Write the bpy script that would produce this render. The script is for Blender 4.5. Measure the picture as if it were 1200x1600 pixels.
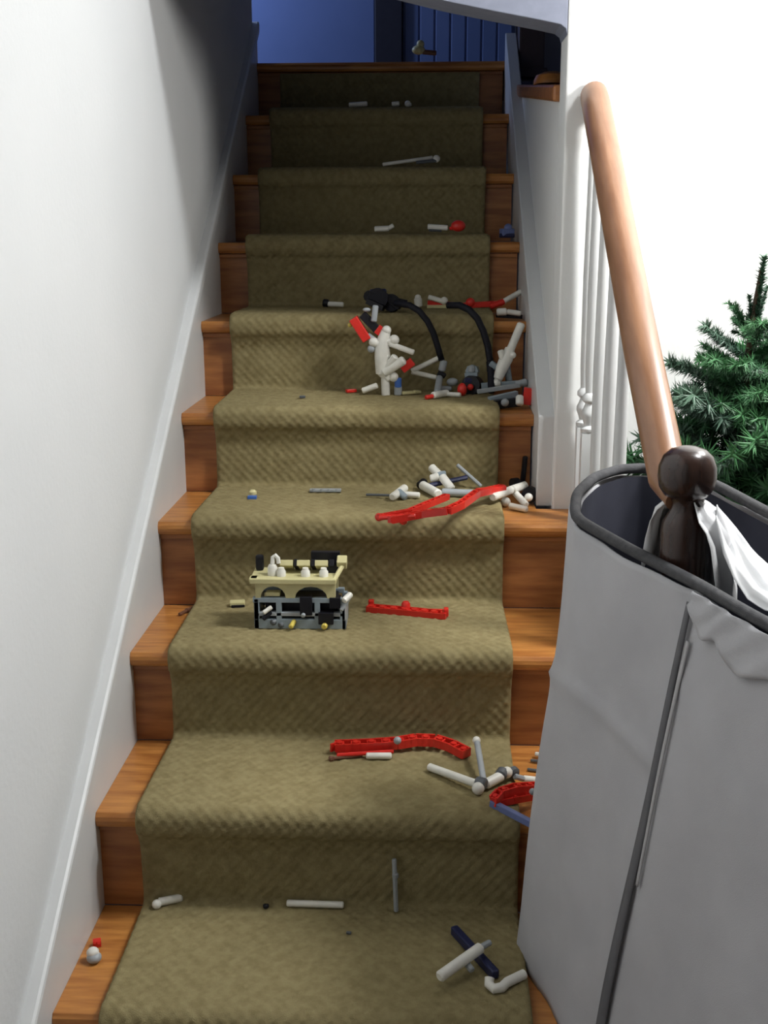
import bpy, math, random
import numpy as np
from mathutils import Vector, Matrix

# ------------------------------------------------------------------ scene, camera, light
for o in list(bpy.data.objects):
    bpy.data.objects.remove(o)
scene = bpy.context.scene
col = scene.collection
random.seed(4)
rng = np.random.default_rng(4)

cam_data = bpy.data.cameras.new('camera')
cam = bpy.data.objects.new('camera', cam_data)
col.objects.link(cam)
cam_data.sensor_fit = 'VERTICAL'
cam_data.sensor_height = 36.0
cam_data.lens = 40.5
cam_data.clip_start = 0.02
yaw, pitch, roll = 0.039130, -0.237675, 0.002869
Mc = Matrix.Rotation(yaw, 3, 'Z') @ Matrix.Rotation(pitch, 3, 'X') @ Matrix.Rotation(roll, 3, 'Y')
right, fwd, up = Mc.col[0], Mc.col[1], Mc.col[2]
m4 = Matrix(((right.x, up.x, -fwd.x, 0.57251), (right.y, up.y, -fwd.y, -1.51439), (right.z, up.z, -fwd.z, 1.16501), (0, 0, 0, 1)))
cam.matrix_world = m4
scene.camera = cam

world = bpy.data.worlds.new('world')
scene.world = world
world.use_nodes = True
world.node_tree.nodes['Background'].inputs[0].default_value = (0.5, 0.6, 0.9, 1)
world.node_tree.nodes['Background'].inputs[1].default_value = 0.02

def lamp(name, loc, power, color, radius):
    d = bpy.data.lights.new(name, 'POINT')
    d.energy = power
    d.color = color
    d.shadow_soft_size = radius
    o = bpy.data.objects.new(name, d)
    o.location = loc
    col.objects.link(o)
    return o
lamp('living_room_lamp', (1.50, 0.45, 1.60), 44.0, (1.0, 0.985, 0.95), 0.10)
lamp('living_room_fill_light', (2.0, 0.10, 2.88), 150.0, (0.97, 0.99, 1.0), 0.18)  # added unseen fill, evens out the left wall
lamp('upper_hall_blue_fill', (-0.75, 2.85, 2.35), 28.0, (0.45, 0.60, 1.0), 0.12)  # added unseen blue fill for the doors upstairs

vs = scene.view_settings
vs.view_transform = 'Standard'
vs.look = 'None'
vs.gamma = 1.0
vs.use_curve_mapping = False
vs.exposure = 0.0

# ------------------------------------------------------------------ materials
def mat(name, c, rough=0.6, c2=None, scale=40.0, bump=0.0, bscale=200.0, spec=0.5, stretch=None, detail=4.0, trans=0.0, sheen=0.0, coat=0.0):
    m = bpy.data.materials.new(name)
    m.use_nodes = True
    nt = m.node_tree
    b = nt.nodes['Principled BSDF']
    b.inputs['Roughness'].default_value = rough
    b.inputs['Specular IOR Level'].default_value = spec
    b.inputs['Base Color'].default_value = (*c, 1)
    if sheen: b.inputs['Sheen Weight'].default_value = sheen
    if coat: b.inputs['Coat Weight'].default_value = coat
    if trans: b.inputs['Transmission Weight'].default_value = trans
    tc = nt.nodes.new('ShaderNodeTexCoord')
    mp = nt.nodes.new('ShaderNodeMapping')
    nt.links.new(tc.outputs['Object'], mp.inputs['Vector'])
    if stretch: mp.inputs['Scale'].default_value = stretch
    if c2 is None: c2 = tuple(x*0.9 for x in c)
    n = nt.nodes.new('ShaderNodeTexNoise')
    n.inputs['Scale'].default_value = scale
    n.inputs['Detail'].default_value = detail
    nt.links.new(mp.outputs[0], n.inputs['Vector'])
    r = nt.nodes.new('ShaderNodeValToRGB')
    r.color_ramp.elements[0].position = 0.35
    r.color_ramp.elements[1].position = 0.65
    r.color_ramp.elements[0].color = (*c2, 1)
    r.color_ramp.elements[1].color = (*c, 1)
    nt.links.new(n.outputs['Fac'], r.inputs[0])
    nt.links.new(r.outputs[0], b.inputs['Base Color'])
    if bump:
        n2 = nt.nodes.new('ShaderNodeTexNoise')
        n2.inputs['Scale'].default_value = bscale
        n2.inputs['Detail'].default_value = 3
        nt.links.new(mp.outputs[0], n2.inputs['Vector'])
        bp = nt.nodes.new('ShaderNodeBump')
        bp.inputs['Strength'].default_value = bump
        bp.inputs['Distance'].default_value = 0.002
        nt.links.new(n2.outputs['Fac'], bp.inputs['Height'])
        nt.links.new(bp.outputs[0], b.inputs['Normal'])
    return m

M = {}
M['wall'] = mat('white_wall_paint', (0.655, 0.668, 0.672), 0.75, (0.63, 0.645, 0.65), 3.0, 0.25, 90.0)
M['wall_lit'] = mat('white_wall_paint_lit', (0.82, 0.83, 0.82), 0.75, (0.79, 0.80, 0.79), 3.0, 0.25, 90.0)  # same wall paint lightened, standing in for more light on it
M['trim'] = mat('white_trim_gloss', (0.68, 0.69, 0.685), 0.35, (0.65, 0.66, 0.66), 8.0)
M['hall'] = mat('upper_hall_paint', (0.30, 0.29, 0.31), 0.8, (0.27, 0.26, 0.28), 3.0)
M['ceiling'] = mat('ceiling_paint', (0.42, 0.41, 0.40), 0.9)
M['farwall'] = mat('darkened_wall_paint', (0.15, 0.14, 0.13), 0.9)  # unseen room walls, darkened to cut bounce light
M['archdimmed'] = mat('wall_paint_dimmed_blue_grey', (0.22, 0.24, 0.31), 0.7)  # header's hazy dimness mixed into the wall colour
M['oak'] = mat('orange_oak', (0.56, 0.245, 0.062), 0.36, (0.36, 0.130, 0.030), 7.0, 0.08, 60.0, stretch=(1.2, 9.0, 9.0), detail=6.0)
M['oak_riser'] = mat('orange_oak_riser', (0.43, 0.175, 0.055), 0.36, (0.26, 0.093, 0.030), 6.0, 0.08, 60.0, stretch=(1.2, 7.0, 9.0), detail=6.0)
M['rail'] = mat('handrail_oak', (0.33, 0.165, 0.085), 0.34, (0.24, 0.110, 0.052), 8.0, 0.05, 60.0, stretch=(9.0, 1.0, 1.4), detail=6.0, coat=0.2)
M['darkwood'] = mat('dark_walnut', (0.040, 0.018, 0.012), 0.26, (0.022, 0.010, 0.008), 9.0, stretch=(9.0, 9.0, 1.4), coat=0.2)
M['darkpost'] = mat('dark_stained_post', (0.07, 0.05, 0.06), 0.4)
M['carpet'] = mat('olive_beige_carpet', (0.310, 0.260, 0.134), 0.97, (0.245, 0.200, 0.098), 55.0, 0.8, 700.0, spec=0.03)
M['floor'] = mat('hall_floor_wood', (0.13, 0.065, 0.030), 0.5, (0.10, 0.045, 0.02), 6.0, stretch=(9.0, 1.2, 9.0))
M['bluelitdoor'] = mat('pale_door_blue_lit', (0.20, 0.27, 0.50), 0.6, (0.18, 0.25, 0.47), 5.0)  # pale doors, blue hall light put into their colour
M['jambgap'] = mat('dark_jamb_and_gap_shade', (0.035, 0.032, 0.045), 0.6)  # real jamb on the right; between the doors it paints the gap's shade
M['fabric'] = mat('grey_hamper_fabric', (0.50, 0.50, 0.52), 0.7, (0.46, 0.46, 0.48), 12.0, 0.25, 900.0, spec=0.3)
M['piping'] = mat('dark_grey_binding', (0.10, 0.10, 0.105), 0.85, (0.075, 0.075, 0.08), 90.0, 0.6, 900.0, spec=0.2)
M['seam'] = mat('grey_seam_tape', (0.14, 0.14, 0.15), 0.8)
M['welt'] = mat('pale_welt', (0.50, 0.50, 0.51), 0.6)
M['lining'] = mat('navy_lining', (0.022, 0.024, 0.040), 0.85)
M['bag'] = mat('white_plastic_bag', (0.80, 0.81, 0.82), 0.28, (0.72, 0.73, 0.75), 20.0, spec=0.6)
M['white'] = mat('white_plastic', (0.82, 0.81, 0.74), 0.35)
M['tan'] = mat('tan_plastic', (0.62, 0.57, 0.30), 0.4)
M['red'] = mat('red_plastic', (0.72, 0.030, 0.020), 0.28)
M['black'] = mat('black_plastic', (0.010, 0.010, 0.014), 0.4, spec=0.25)
M['navy'] = mat('navy_plastic', (0.015, 0.020, 0.070), 0.35)
M['blue'] = mat('blue_plastic', (0.05, 0.15, 0.50), 0.35)
M['slateblue'] = mat('slate_blue_plastic', (0.14, 0.18, 0.38), 0.35)
M['grey'] = mat('light_grey_plastic', (0.36, 0.39, 0.41), 0.4)
M['bluegrey'] = mat('blue_grey_plastic', (0.28, 0.34, 0.38), 0.4)
M['dgrey'] = mat('dark_grey_plastic', (0.10, 0.11, 0.12), 0.4)
M['yellow'] = mat('yellow_plastic', (0.65, 0.52, 0.10), 0.4)
M['brown'] = mat('brown_plastic', (0.16, 0.07, 0.04), 0.4)
M['needle'] = mat('green_needles', (0.045, 0.170, 0.055), 0.55, (0.020, 0.085, 0.035), 9.0)
M['needle2'] = mat('grey_green_needles', (0.075, 0.150, 0.095), 0.55, (0.035, 0.085, 0.055), 9.0)
M['bark'] = mat('brown_bark', (0.08, 0.05, 0.03), 0.8)
M['rubber'] = mat('black_rubber_hose', (0.010, 0.010, 0.016), 0.6, spec=0.25)

# ------------------------------------------------------------------ mesh helpers
class MB:
    def __init__(self):
        self.v, self.f = [], []
    def add(self, vs_, fs_):
        o = len(self.v)
        self.v += [tuple(p) for p in vs_]
        self.f += [tuple(i+o for i in q) for q in fs_]
        return self
    def box(self, c, s, rot=None):
        c = Vector(c)
        R_ = rot if rot is not None else Matrix.Identity(3)
        vs_ = []
        for x, y, z in ((-1,-1,-1),(1,-1,-1),(1,1,-1),(-1,1,-1),(-1,-1,1),(1,-1,1),(1,1,1),(-1,1,1)):
            vs_.append(c + R_ @ Vector((x*s[0]/2, y*s[1]/2, z*s[2]/2)))
        return self.add(vs_, ((0,3,2,1),(4,5,6,7),(0,1,5,4),(1,2,6,5),(2,3,7,6),(3,0,4,7)))
    def span(self, a, b):
        return self.box([(a[i]+b[i])/2 for i in range(3)], [abs(b[i]-a[i]) for i in range(3)])
    def tube(self, pts, r, n=10, cap=True, squash=1.0):
        pts = [Vector(p) for p in pts]
        rs = list(r) if isinstance(r, (list, tuple)) else [r]*len(pts)
        vs_, fs_ = [], []
        ref = None
        for i, p in enumerate(pts):
            d = (pts[min(i+1, len(pts)-1)] - pts[max(i-1, 0)]).normalized()
            if ref is None:
                ref = Vector((0,0,1)) if abs(d.z) < 0.95 else Vector((1,0,0))
            a = d.cross(ref)
            if a.length < 1e-5: a = d.cross(Vector((0,1,0)))
            a.normalize()
            b = a.cross(d).normalized()
            ref = b
            for k in range(n):
                t = 2*math.pi*k/n
                vs_.append(p + a*math.cos(t)*rs[i] + b*math.sin(t)*rs[i]*squash)
        for i in range(len(pts)-1):
            for k in range(n):
                k2 = (k+1) % n
                fs_.append((i*n+k, i*n+k2, (i+1)*n+k2, (i+1)*n+k))
        if cap:
            fs_.append(tuple(reversed(range(n))))
            fs_.append(tuple((len(pts)-1)*n+k for k in range(n)))
        return self.add(vs_, fs_)
    def rod(self, a, b, r, n=12):
        a, b = Vector(a), Vector(b)
        d = (b-a).normalized()
        e = r*0.3
        return self.tube([a, a+d*e, b-d*e, b], [r*0.7, r, r, r*0.7], n)
    def ball(self, c, r, n=12, m=8, sq=(1,1,1)):
        vs_, fs_ = [], []
        for j in range(m+1):
            th = math.pi*j/m
            for k in range(n):
                t = 2*math.pi*k/n
                vs_.append((c[0]+r*sq[0]*math.sin(th)*math.cos(t), c[1]+r*sq[1]*math.sin(th)*math.sin(t), c[2]+r*sq[2]*math.cos(th)))
        for j in range(m):
            for k in range(n):
                k2 = (k+1) % n
                fs_.append((j*n+k, (j+1)*n+k, (j+1)*n+k2, j*n+k2))
        return self.add(vs_, fs_)
    def lathe(self, prof, c, n=24):
        vs_, fs_ = [], []
        for r, z in prof:
            for k in range(n):
                t = 2*math.pi*k/n
                vs_.append((c[0]+r*math.cos(t), c[1]+r*math.sin(t), c[2]+z))
        for j in range(len(prof)-1):
            for k in range(n):
                k2 = (k+1) % n
                fs_.append((j*n+k, j*n+k2, (j+1)*n+k2, (j+1)*n+k))
        fs_.append(tuple(reversed(range(n))))
        fs_.append(tuple((len(prof)-1)*n+k for k in range(n)))
        return self.add(vs_, fs_)
    def prism(self, poly, axis, a, b):
        # poly: list of 2D points in the two axes left over (cyclic order kept), extruded along axis from a to b
        n = len(poly)
        def P(p, t):
            return {'x': (t, p[0], p[1]), 'y': (p[0], t, p[1]), 'z': (p[0], p[1], t)}[axis]
        vs_ = [P(p, a) for p in poly] + [P(p, b) for p in poly]
        fs_ = [tuple(range(n)), tuple(range(2*n-1, n-1, -1))]
        for i in range(n):
            j = (i+1) % n
            fs_.append((i, i+n, j+n, j))
        return self.add(vs_, fs_)
    def grid(self, rows):
        nr, nc = len(rows), len(rows[0])
        return self.add([p for r in rows for p in r], [(i*nc+j, i*nc+j+1, (i+1)*nc+j+1, (i+1)*nc+j) for i in range(nr-1) for j in range(nc-1)])
    def build(self, name, material, parent=None, bevel=0.0, smooth=False, origin=None, solid=0.0, fix=True):
        off = Vector((0,0,0))
        if parent is not None:
            p = parent
            while p is not None:
                off += p.location
                p = p.parent
        elif origin is not None:
            off = Vector(origin)
        me = bpy.data.meshes.new(name)
        me.from_pydata([(p[0]-off.x, p[1]-off.y, p[2]-off.z) for p in self.v], [], self.f)
        if fix:
            import bmesh
            bm = bmesh.new()
            bm.from_mesh(me)
            bmesh.ops.recalc_face_normals(bm, faces=bm.faces)
            bm.to_mesh(me)
            bm.free()
        me.materials.append(material)
        o = bpy.data.objects.new(name, me)
        col.objects.link(o)
        if parent is not None: o.parent = parent
        elif origin is not None: o.location = off
        if solid:
            md = o.modifiers.new('solid', 'SOLIDIFY')
            md.thickness = solid
            md.offset = 0
        if bevel:
            md = o.modifiers.new('bevel', 'BEVEL')
            md.width = bevel
            md.segments = 2
            md.limit_method = 'ANGLE'
            md.angle_limit = math.radians(40)
        if smooth:
            for p in me.polygons: p.use_smooth = True
            if smooth != 'all':
                me.set_sharp_from_angle(angle=math.radians(40))
        return o

def thing(name, label, cat, loc, group=None):
    o = bpy.data.objects.new(name, None)
    o.empty_display_size = 0.03
    o.location = loc
    o['label'] = label
    o['category'] = cat
    if group: o['group'] = group
    col.objects.link(o)
    return o
def tag(o, label, cat, group=None):
    o['label'] = label
    o['category'] = cat
    if group: o['group'] = group
    return o
def structure(o, label=None):
    o['kind'] = 'structure'
    if label: o['label'] = label
    return o
def V(p): return Vector(p)

R, T, N = 0.19, 0.27766, 0.0229        # rise, run, nosing overhang
CT = 0.021                             # carpet thickness

# ------------------------------------------------------------------ the setting
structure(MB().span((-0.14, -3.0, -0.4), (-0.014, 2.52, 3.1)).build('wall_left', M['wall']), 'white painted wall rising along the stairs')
# sloping skirt board and its moulding
def slope(y): return 0.6843*y
sk = [(-0.62, slope(-0.62)+0.085), (2.53, slope(2.53)+0.085), (2.53, slope(2.53)-0.32), (-0.62, slope(-0.62)-0.32)]
skb = structure(MB().prism(sk, 'x', -0.030, 0.0).build('baseboard_left', M['trim'], bevel=0.002), 'white sloping skirt board beside the oak treads')
mo = [(-0.62, slope(-0.62)+0.113), (2.53, slope(2.53)+0.113), (2.53, slope(2.53)+0.076), (-0.62, slope(-0.62)+0.076)]
structure(MB().prism(mo, 'x', -0.030, 0.009).build('trim_1', M['trim'], bevel=0.006), 'white moulding along the top of the skirt board')

# living room wall with the arched opening over the stairs
arch = [(0.848, -0.2), (0.848, 3.1), (3.6, 3.1), (3.6, -0.2)]
structure(MB().prism(arch, 'y', 0.98, 1.10).build('wall_arch', M['wall_lit'], bevel=0.004), 'white living room wall ending at the stairs')
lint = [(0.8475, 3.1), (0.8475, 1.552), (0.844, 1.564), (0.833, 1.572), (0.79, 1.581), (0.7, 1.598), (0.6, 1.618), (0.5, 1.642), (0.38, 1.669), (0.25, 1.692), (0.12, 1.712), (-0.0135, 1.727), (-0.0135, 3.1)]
structure(MB().prism(lint, 'y', 0.982, 1.10).build('trim_5', M['archdimmed'], bevel=0.012), 'curved wall header over the stairs, its hazy dimness painted blue-grey')
# knee wall beside the upper steps and its cap
kw = [(1.10, 0.3), (1.10, 1.436), (2.50, 1.600), (2.50, 0.3)]
structure(MB().prism(kw, 'x', 0.848, 0.95).build('wall_right', M['wall_lit']), 'white half wall beside the upper steps under a wooden cap')
cp = [(1.102, 1.437), (2.50, 1.601), (2.50, 1.636), (1.102, 1.472)]
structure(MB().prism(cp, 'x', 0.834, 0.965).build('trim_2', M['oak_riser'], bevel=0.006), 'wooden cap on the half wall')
rs = [(1.004, 0.57), (1.004, slope(1.004)+0.085), (2.50, slope(2.50)+0.085), (2.50, slope(2.50)-0.15), (1.14, slope(1.14)-0.2), (1.14, 0.57)]
structure(MB().prism(rs, 'x', 0.814, 0.850).build('baseboard_right', M['trim'], bevel=0.003), 'white skirt board ending upright on an oak tread')
# upper hall
structure(MB().span((-2.0, 3.36, 1.5), (3.6, 3.46, 3.1)).build('wall_back', M['hall']), 'dim upper hall wall behind the closet doors')
structure(MB().span((-2.0, 2.62, 1.60), (0.848, 3.36, 1.709)).build('floor_upper', M['floor']), 'upper hall floor')
structure(MB().span((-2.0, 0.98, 3.1), (3.6, 3.46, 3.2)).build('ceiling_upper', M['ceiling']), 'upper hall ceiling')
structure(MB().span((-2.1, 2.52, 1.5), (-2.0, 3.46, 3.1)).build('wall_hall_left', M['hall']), 'upper hall end wall')
structure(MB().span((1.9, 1.10, 0.0), (2.0, 3.36, 3.1)).build('wall_hall_right', M['hall']), 'upper hall side wall')
d1 = structure(MB().span((-0.62, 3.318, 1.715), (0.352, 3.355, 3.0)).build('door_1', M['bluelitdoor'], bevel=0.004), 'plain pale closet door tinted with blue hall light at the stair top')
d2 = structure(MB().span((0.462, 3.326, 1.715), (0.90, 3.355, 3.0)).build('door_2', M['bluelitdoor'], bevel=0.004), 'pale closet door with upright ribs, tinted with blue hall light, at the stair top')
for k in range(7):
    MB().span((0.470+k*0.061, 3.3215, 1.73), (0.524+k*0.061, 3.3270, 2.96)).build('rib', M['bluelitdoor'], d2, bevel=0.003)
structure(MB().span((0.353, 3.30, 1.709), (0.461, 3.357, 3.02)).build('trim_3', M['jambgap'], bevel=0.004), 'dark strip standing in for the shaded gap between the two doors')  # plate coloured as the darkness inside the door gap
structure(MB().span((0.90, 3.30, 1.709), (0.97, 3.357, 3.02)).build('trim_4', M['jambgap'], bevel=0.004), 'dark jamb right of the closet doors')
# living room shell
structure(MB().span((0.945, -3.0, -0.10), (3.6, 0.98, 0.0)).build('floor', M['floor']), 'living room floor')
structure(MB().span((-0.14, -3.0, -0.29), (0.945, 0.0, -0.19)).build('floor_lower', M['floor']), 'lower floor before the stairs')
structure(MB().span((-0.14, -3.0, 3.0), (3.6, 0.98, 3.1)).build('ceiling', M['ceiling']), 'living room ceiling')
structure(MB().span((3.5, -3.0, -0.3), (3.6, 0.98, 3.0)).build('wall_living_right', M['farwall']), 'far living room wall')
structure(MB().span((-0.14, -3.1, -0.3), (3.6, -3.0, 3.0)).build('wall_front', M['farwall']), 'wall behind the camera')

# ------------------------------------------------------------------ staircase
stair = thing('staircase', 'orange oak staircase with bare tread ends on both sides of the runner', 'staircase', (0.0, 0.0, 0.0))
def tread_profile(y0, y1, z):
    th = 0.028
    pts = [(y1, z), (y0+0.006, z)]
    for k in range(1, 6):
        a = math.pi*k/6
        pts.append((y0+0.010-0.010*math.sin(a)*1.0, z-th/2+th/2*math.cos(a)))
    pts += [(y0+0.008, z-th), (y1, z-th)]
    return pts
for n in range(1, 11):
    xr = 0.945 if n <= 4 else 0.814
    z = (n-1)*R
    y0, y1 = (n-1)*T, n*T+N
    if n == 10: y1 = 9*T+0.125
    if n == 4:
        m = MB().prism(tread_profile(y0, 0.979, z), 'x', 0.0, xr)
        m.prism([(y1, z), (0.979, z), (0.979, z-0.028), (y1, z-0.028)], 'x', 0.0, 0.812)
        m.build('tread', M['oak'], stair, fix=True)
    else:
        MB().prism(tread_profile(y0, y1, z), 'x', 0.0, xr).build('tread', M['oak'], stair, bevel=0.0015)
    # cove strip under the nosing and the riser board
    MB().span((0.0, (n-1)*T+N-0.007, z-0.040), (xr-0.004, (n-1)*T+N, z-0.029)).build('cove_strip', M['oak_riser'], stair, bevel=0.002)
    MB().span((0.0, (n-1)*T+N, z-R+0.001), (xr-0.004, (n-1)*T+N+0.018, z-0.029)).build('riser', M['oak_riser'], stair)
# closed side under the open steps
for n in range(2, 5):
    MB().span((0.920, (n-1)*T+N+0.018, 0.0), (0.940, min(n*T+N+0.018, 0.978), (n-1)*R-0.029)).build('side_panel', M['trim'], stair)

# ------------------------------------------------------------------ carpet runner
XL, XR = 0.0765, 0.7335
prof = []
def arcp(cy, cz, r, a0, a1, k=6):
    for i in range(k+1):
        a = math.radians(a0+(a1-a0)*i/k)
        prof.append((cy+r*math.cos(a), cz+r*math.sin(a)))
for n in range(1, 11):
    z = (n-1)*R
    y0 = (n-1)*T
    yr = y0+N-CT
    prof.append((yr, z-R+CT+0.012))
    prof.append((yr, z-0.070))
    prof.append((yr-0.002, z-0.060))
    if n == 10:
        prof.append((yr-0.001, z-0.034))
        break
    rr = 0.026
    arcp(y0-CT+rr-0.001, z+CT-rr-0.010, rr, 240, 180, 4)
    arcp(y0-CT+rr-0.001, z+CT-rr, rr, 180, 90, 6)
    yb = n*T+N-CT
    prof.append((yb-0.012, z+CT))
    arcp(yb-0.010, z+CT+0.010, 0.010, 270, 360, 3)
prof = np.array(prof)
seg = np.sqrt((np.diff(prof, axis=0)**2).sum(1))
keep = np.concatenate(([True], seg > 1e-6))
prof = prof[keep]
seg = np.sqrt((np.diff(prof, axis=0)**2).sum(1))
cum = np.concatenate(([0], np.cumsum(seg)))
ns = int(cum[-1]/0.0026)
ss = np.linspace(0, cum[-1], ns)
py = np.interp(ss, cum, prof[:, 0])
pz = np.interp(ss, cum, prof[:, 1])
ker = np.ones(3)/3
for _ in range(2):
    py[1:-1] = np.convolve(py, ker, 'valid')
    pz[1:-1] = np.convolve(pz, ker, 'valid')
ty, tz = np.gradient(py), np.gradient(pz)
ln = np.sqrt(ty**2+tz**2)
ny, nz = -tz/ln, ty/ln          # outward normal (towards the room)
nx = 195
xs = np.linspace(XL, XR, nx)
S, Xg = np.meshgrid(ss, xs, indexing='ij')
p = 0.0210
row = np.floor(S/0.0115)
wav = np.cos(2*np.pi*Xg/p+np.pi*row)*np.sin(np.pi*(S/0.0115-row))
lump = np.zeros_like(S)
for _ in range(14):
    a, b, c_ = rng.uniform(-9, 9), rng.uniform(-9, 9), rng.uniform(0, 6.28)
    lump += np.sin(a*Xg+b*S+c_)*0.00035
disp = 0.0012*wav + lump + rng.normal(0, 0.00030, S.shape)
edge = np.minimum(Xg-XL, XR-Xg)
disp -= 0.004*np.exp(-(edge/0.004)**2)
Yg = py[:, None]+ny[:, None]*disp
Zg = pz[:, None]+nz[:, None]*disp
Xg = Xg+np.sin(S*7.0)*0.0015
# fold the two long edges down to the wood
pad = CT*0.92
def edge_col(c):
    return np.stack([Xg[:, c], Yg[:, c]-ny*pad, Zg[:, c]-nz*pad], -1)
verts = np.stack([Xg, Yg, Zg], -1)
verts = np.concatenate([edge_col(0)[:, None], verts, edge_col(-1)[:, None]], 1)
nc = nx+2
ii, jj = np.meshgrid(np.arange(ns-1), np.arange(nc-1), indexing='ij')
q = (ii*nc+jj).ravel()
faces = np.stack([q, q+1, q+nc+1, q+nc], 1)
me = bpy.data.meshes.new('stair_runner')
me.vertices.add(ns*nc)
me.vertices.foreach_set('co', verts.reshape(-1))
me.loops.add(faces.size)
me.loops.foreach_set('vertex_index', faces.reshape(-1))
me.polygons.add(len(faces))
me.polygons.foreach_set('loop_start', np.arange(0, faces.size, 4))
me.polygons.foreach_set('loop_total', np.full(len(faces), 4))
me.update(calc_edges=True)
me.polygons.foreach_set('use_smooth', np.ones(len(faces), bool))
me.materials.append(M['carpet'])
runner = bpy.data.objects.new('stair_runner', me)
col.objects.link(runner)
tag(runner, 'olive beige waffle-textured carpet runner covering the middle of every stair', 'carpet')

# ------------------------------------------------------------------ railing
railing = thing('stair_railing', 'stair railing with oak handrail, white spindles and dark ball-topped post', 'railing', (0.905, 0.03, 0.0))
def rail_z(y): return 1.434+0.674*(y-0.971)
pts = [(0.916, 0.036, rail_z(0.044)), (0.908, 0.075, rail_z(0.075))] + [(0.905, y, rail_z(y)) for y in (0.3, 0.55, 0.80, 0.95)] + [(0.905, 0.979, rail_z(0.975))]
MB().tube(pts, [0.019, 0.0275, 0.0285, 0.0285, 0.0285, 0.0285, 0.0275], 20, squash=1.05).build('handrail', M['rail'], railing, smooth=True)
def baluster(y, zb):
    zt = rail_z(y)-0.028
    b = 0.19
    m = MB()
    m.box((0.905, y, zb+b/2), (0.030, 0.030, b))
    h = zt-zb-b
    pr = [(0.014, 0), (0.017, 0.004), (0.017, 0.010), (0.010, 0.016), (0.012, 0.024), (0.0165, 0.036), (0.0165, 0.044), (0.011, 0.056), (0.009, 0.062), (0.016, 0.068), (0.016, 0.076), (0.0095, 0.084), (0.0115, 0.13), (0.0125, h*0.5), (0.0105, h*0.8), (0.0095, h)]
    m.lathe(pr, (0.905, y, zb+b), 16)
    m.build('baluster', M['trim'], railing, bevel=0.0, smooth=True)
for n, ys in ((2, (0.47,)), (3, (0.61, 0.745)), (4, (0.865, 0.945))):
    for y in ys: baluster(y, (n-1)*R)
newel = MB().lathe([(0.034, 0), (0.034, 0.10), (0.028, 0.12), (0.030, 0.45), (0.031, 0.70), (0.0315, 0.762), (0.0300, 0.778), (0.0235, 0.790), (0.0190, 0.798), (0.0180, 0.806), (0.0215, 0.813)], (0.924, 0.032, 0.0), 28)
nw = newel.build('newel_post', M['darkwood'], railing, smooth=True)
MB().lathe([(0.0195, 0.812), (0.030, 0.817), (0.0370, 0.828), (0.0395, 0.842), (0.0385, 0.857), (0.0330, 0.871), (0.0230, 0.880), (0.010, 0.884), (0.001, 0.8845)], (0.924, 0.032, 0.0), 32).build('knob', M['darkwood'], nw, smooth='all')

# post foot on the half wall and the dark post above
upost = thing('wooden_rosette', 'round pale wooden disc lying on the half wall cap', 'wood disc', (0.880, 1.60, 1.530))
MB().lathe([(0.046, 0), (0.046, 0.010), (0.040, 0.022), (0.020, 0.030)], (0.880, 1.60, 1.530), 24).build('disc', M['oak'], upost, smooth=True)
post2 = thing('landing_post', 'dark stained square post at the top of the stairs', 'post', (0.905, 2.45, 1.645))
MB().span((0.852, 2.405, 1.648), (0.935, 2.485, 2.75)).build('shaft', M['darkpost'], post2, bevel=0.006)
MB().span((0.842, 2.395, 1.645), (0.945, 2.495, 1.675)).build('foot', M['darkpost'], post2, bevel=0.004)

# ------------------------------------------------------------------ fabric hamper slipped over the newel post
ham = thing('fabric_hamper', 'tall grey fabric hamper with dark binding standing around the dark newel post', 'hamper', (0.95, -0.08, 0.0))
keys = [((1.075,-0.445,0.705),(0.949,-0.460)), ((0.970,-0.170,0.710),(0.861,-0.210)), ((0.926,-0.059,0.718),(0.820,-0.096)), ((0.860,0.075,0.727),(0.771,0.043)),
        ((0.796,0.200,0.742),(0.724,0.176)), ((0.806,0.265,0.765),(0.750,0.196)), ((0.843,0.335,0.777),(0.795,0.208)), ((0.889,0.385,0.780),(0.850,0.220)), ((0.932,0.400,0.780),(0.895,0.226)), ((0.985,0.360,0.780),(0.925,0.195)),
        ((1.022,0.280,0.780),(0.950,0.110)), ((1.058,0.100,0.775),(1.005,-0.040)), ((1.130,-0.120,0.765),(1.075,-0.220)), ((1.205,-0.350,0.745),(1.150,-0.400)), ((1.185,-0.405,0.735),(1.120,-0.445)), ((1.135,-0.435,0.715),(1.050,-0.465))]
def loop(sub=8):
    out = []
    n = len(keys)
    for i in range(n):
        a, b = keys[i], keys[(i+1) % n]
        for k in range(sub):
            t = k/sub
            out.append((Vector(a[0]).lerp(Vector(b[0]), t), Vector((*a[1], 0.0)).lerp(Vector((*b[1], 0.0)), t), i+t))
    return out
LP = loop()
tops = [a[0] for a in LP]
bots = [a[1] for a in LP]
for _ in range(4):
    tops = [(tops[i-1]+tops[i]*2+tops[(i+1) % len(tops)])/4 for i in range(len(tops))]
for _ in range(1):
    bots = [(bots[i-1]+bots[i]*4+bots[(i+1) % len(bots)])/6 for i in range(len(bots))]
par = [a[2] for a in LP]
NL = len(tops)
def ham_pt(i, t, off=0.0):
    i %= NL
    p = bots[i].lerp(tops[i], t)
    j0, j1 = (i-1) % NL, (i+1) % NL
    d = bots[j1].lerp(tops[j1], t)-bots[j0].lerp(tops[j0], t)
    d.z = 0
    nrm = Vector((-d.y, d.x, 0)).normalized()     # loop runs clockwise seen from above here: outward is the left side
    return p, nrm
cen = sum(bots, Vector())/NL
sgn = 1.0
p_, n_ = ham_pt(24, 0.5)
if (p_-cen).dot(n_) < 0: sgn = -1.0
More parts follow.
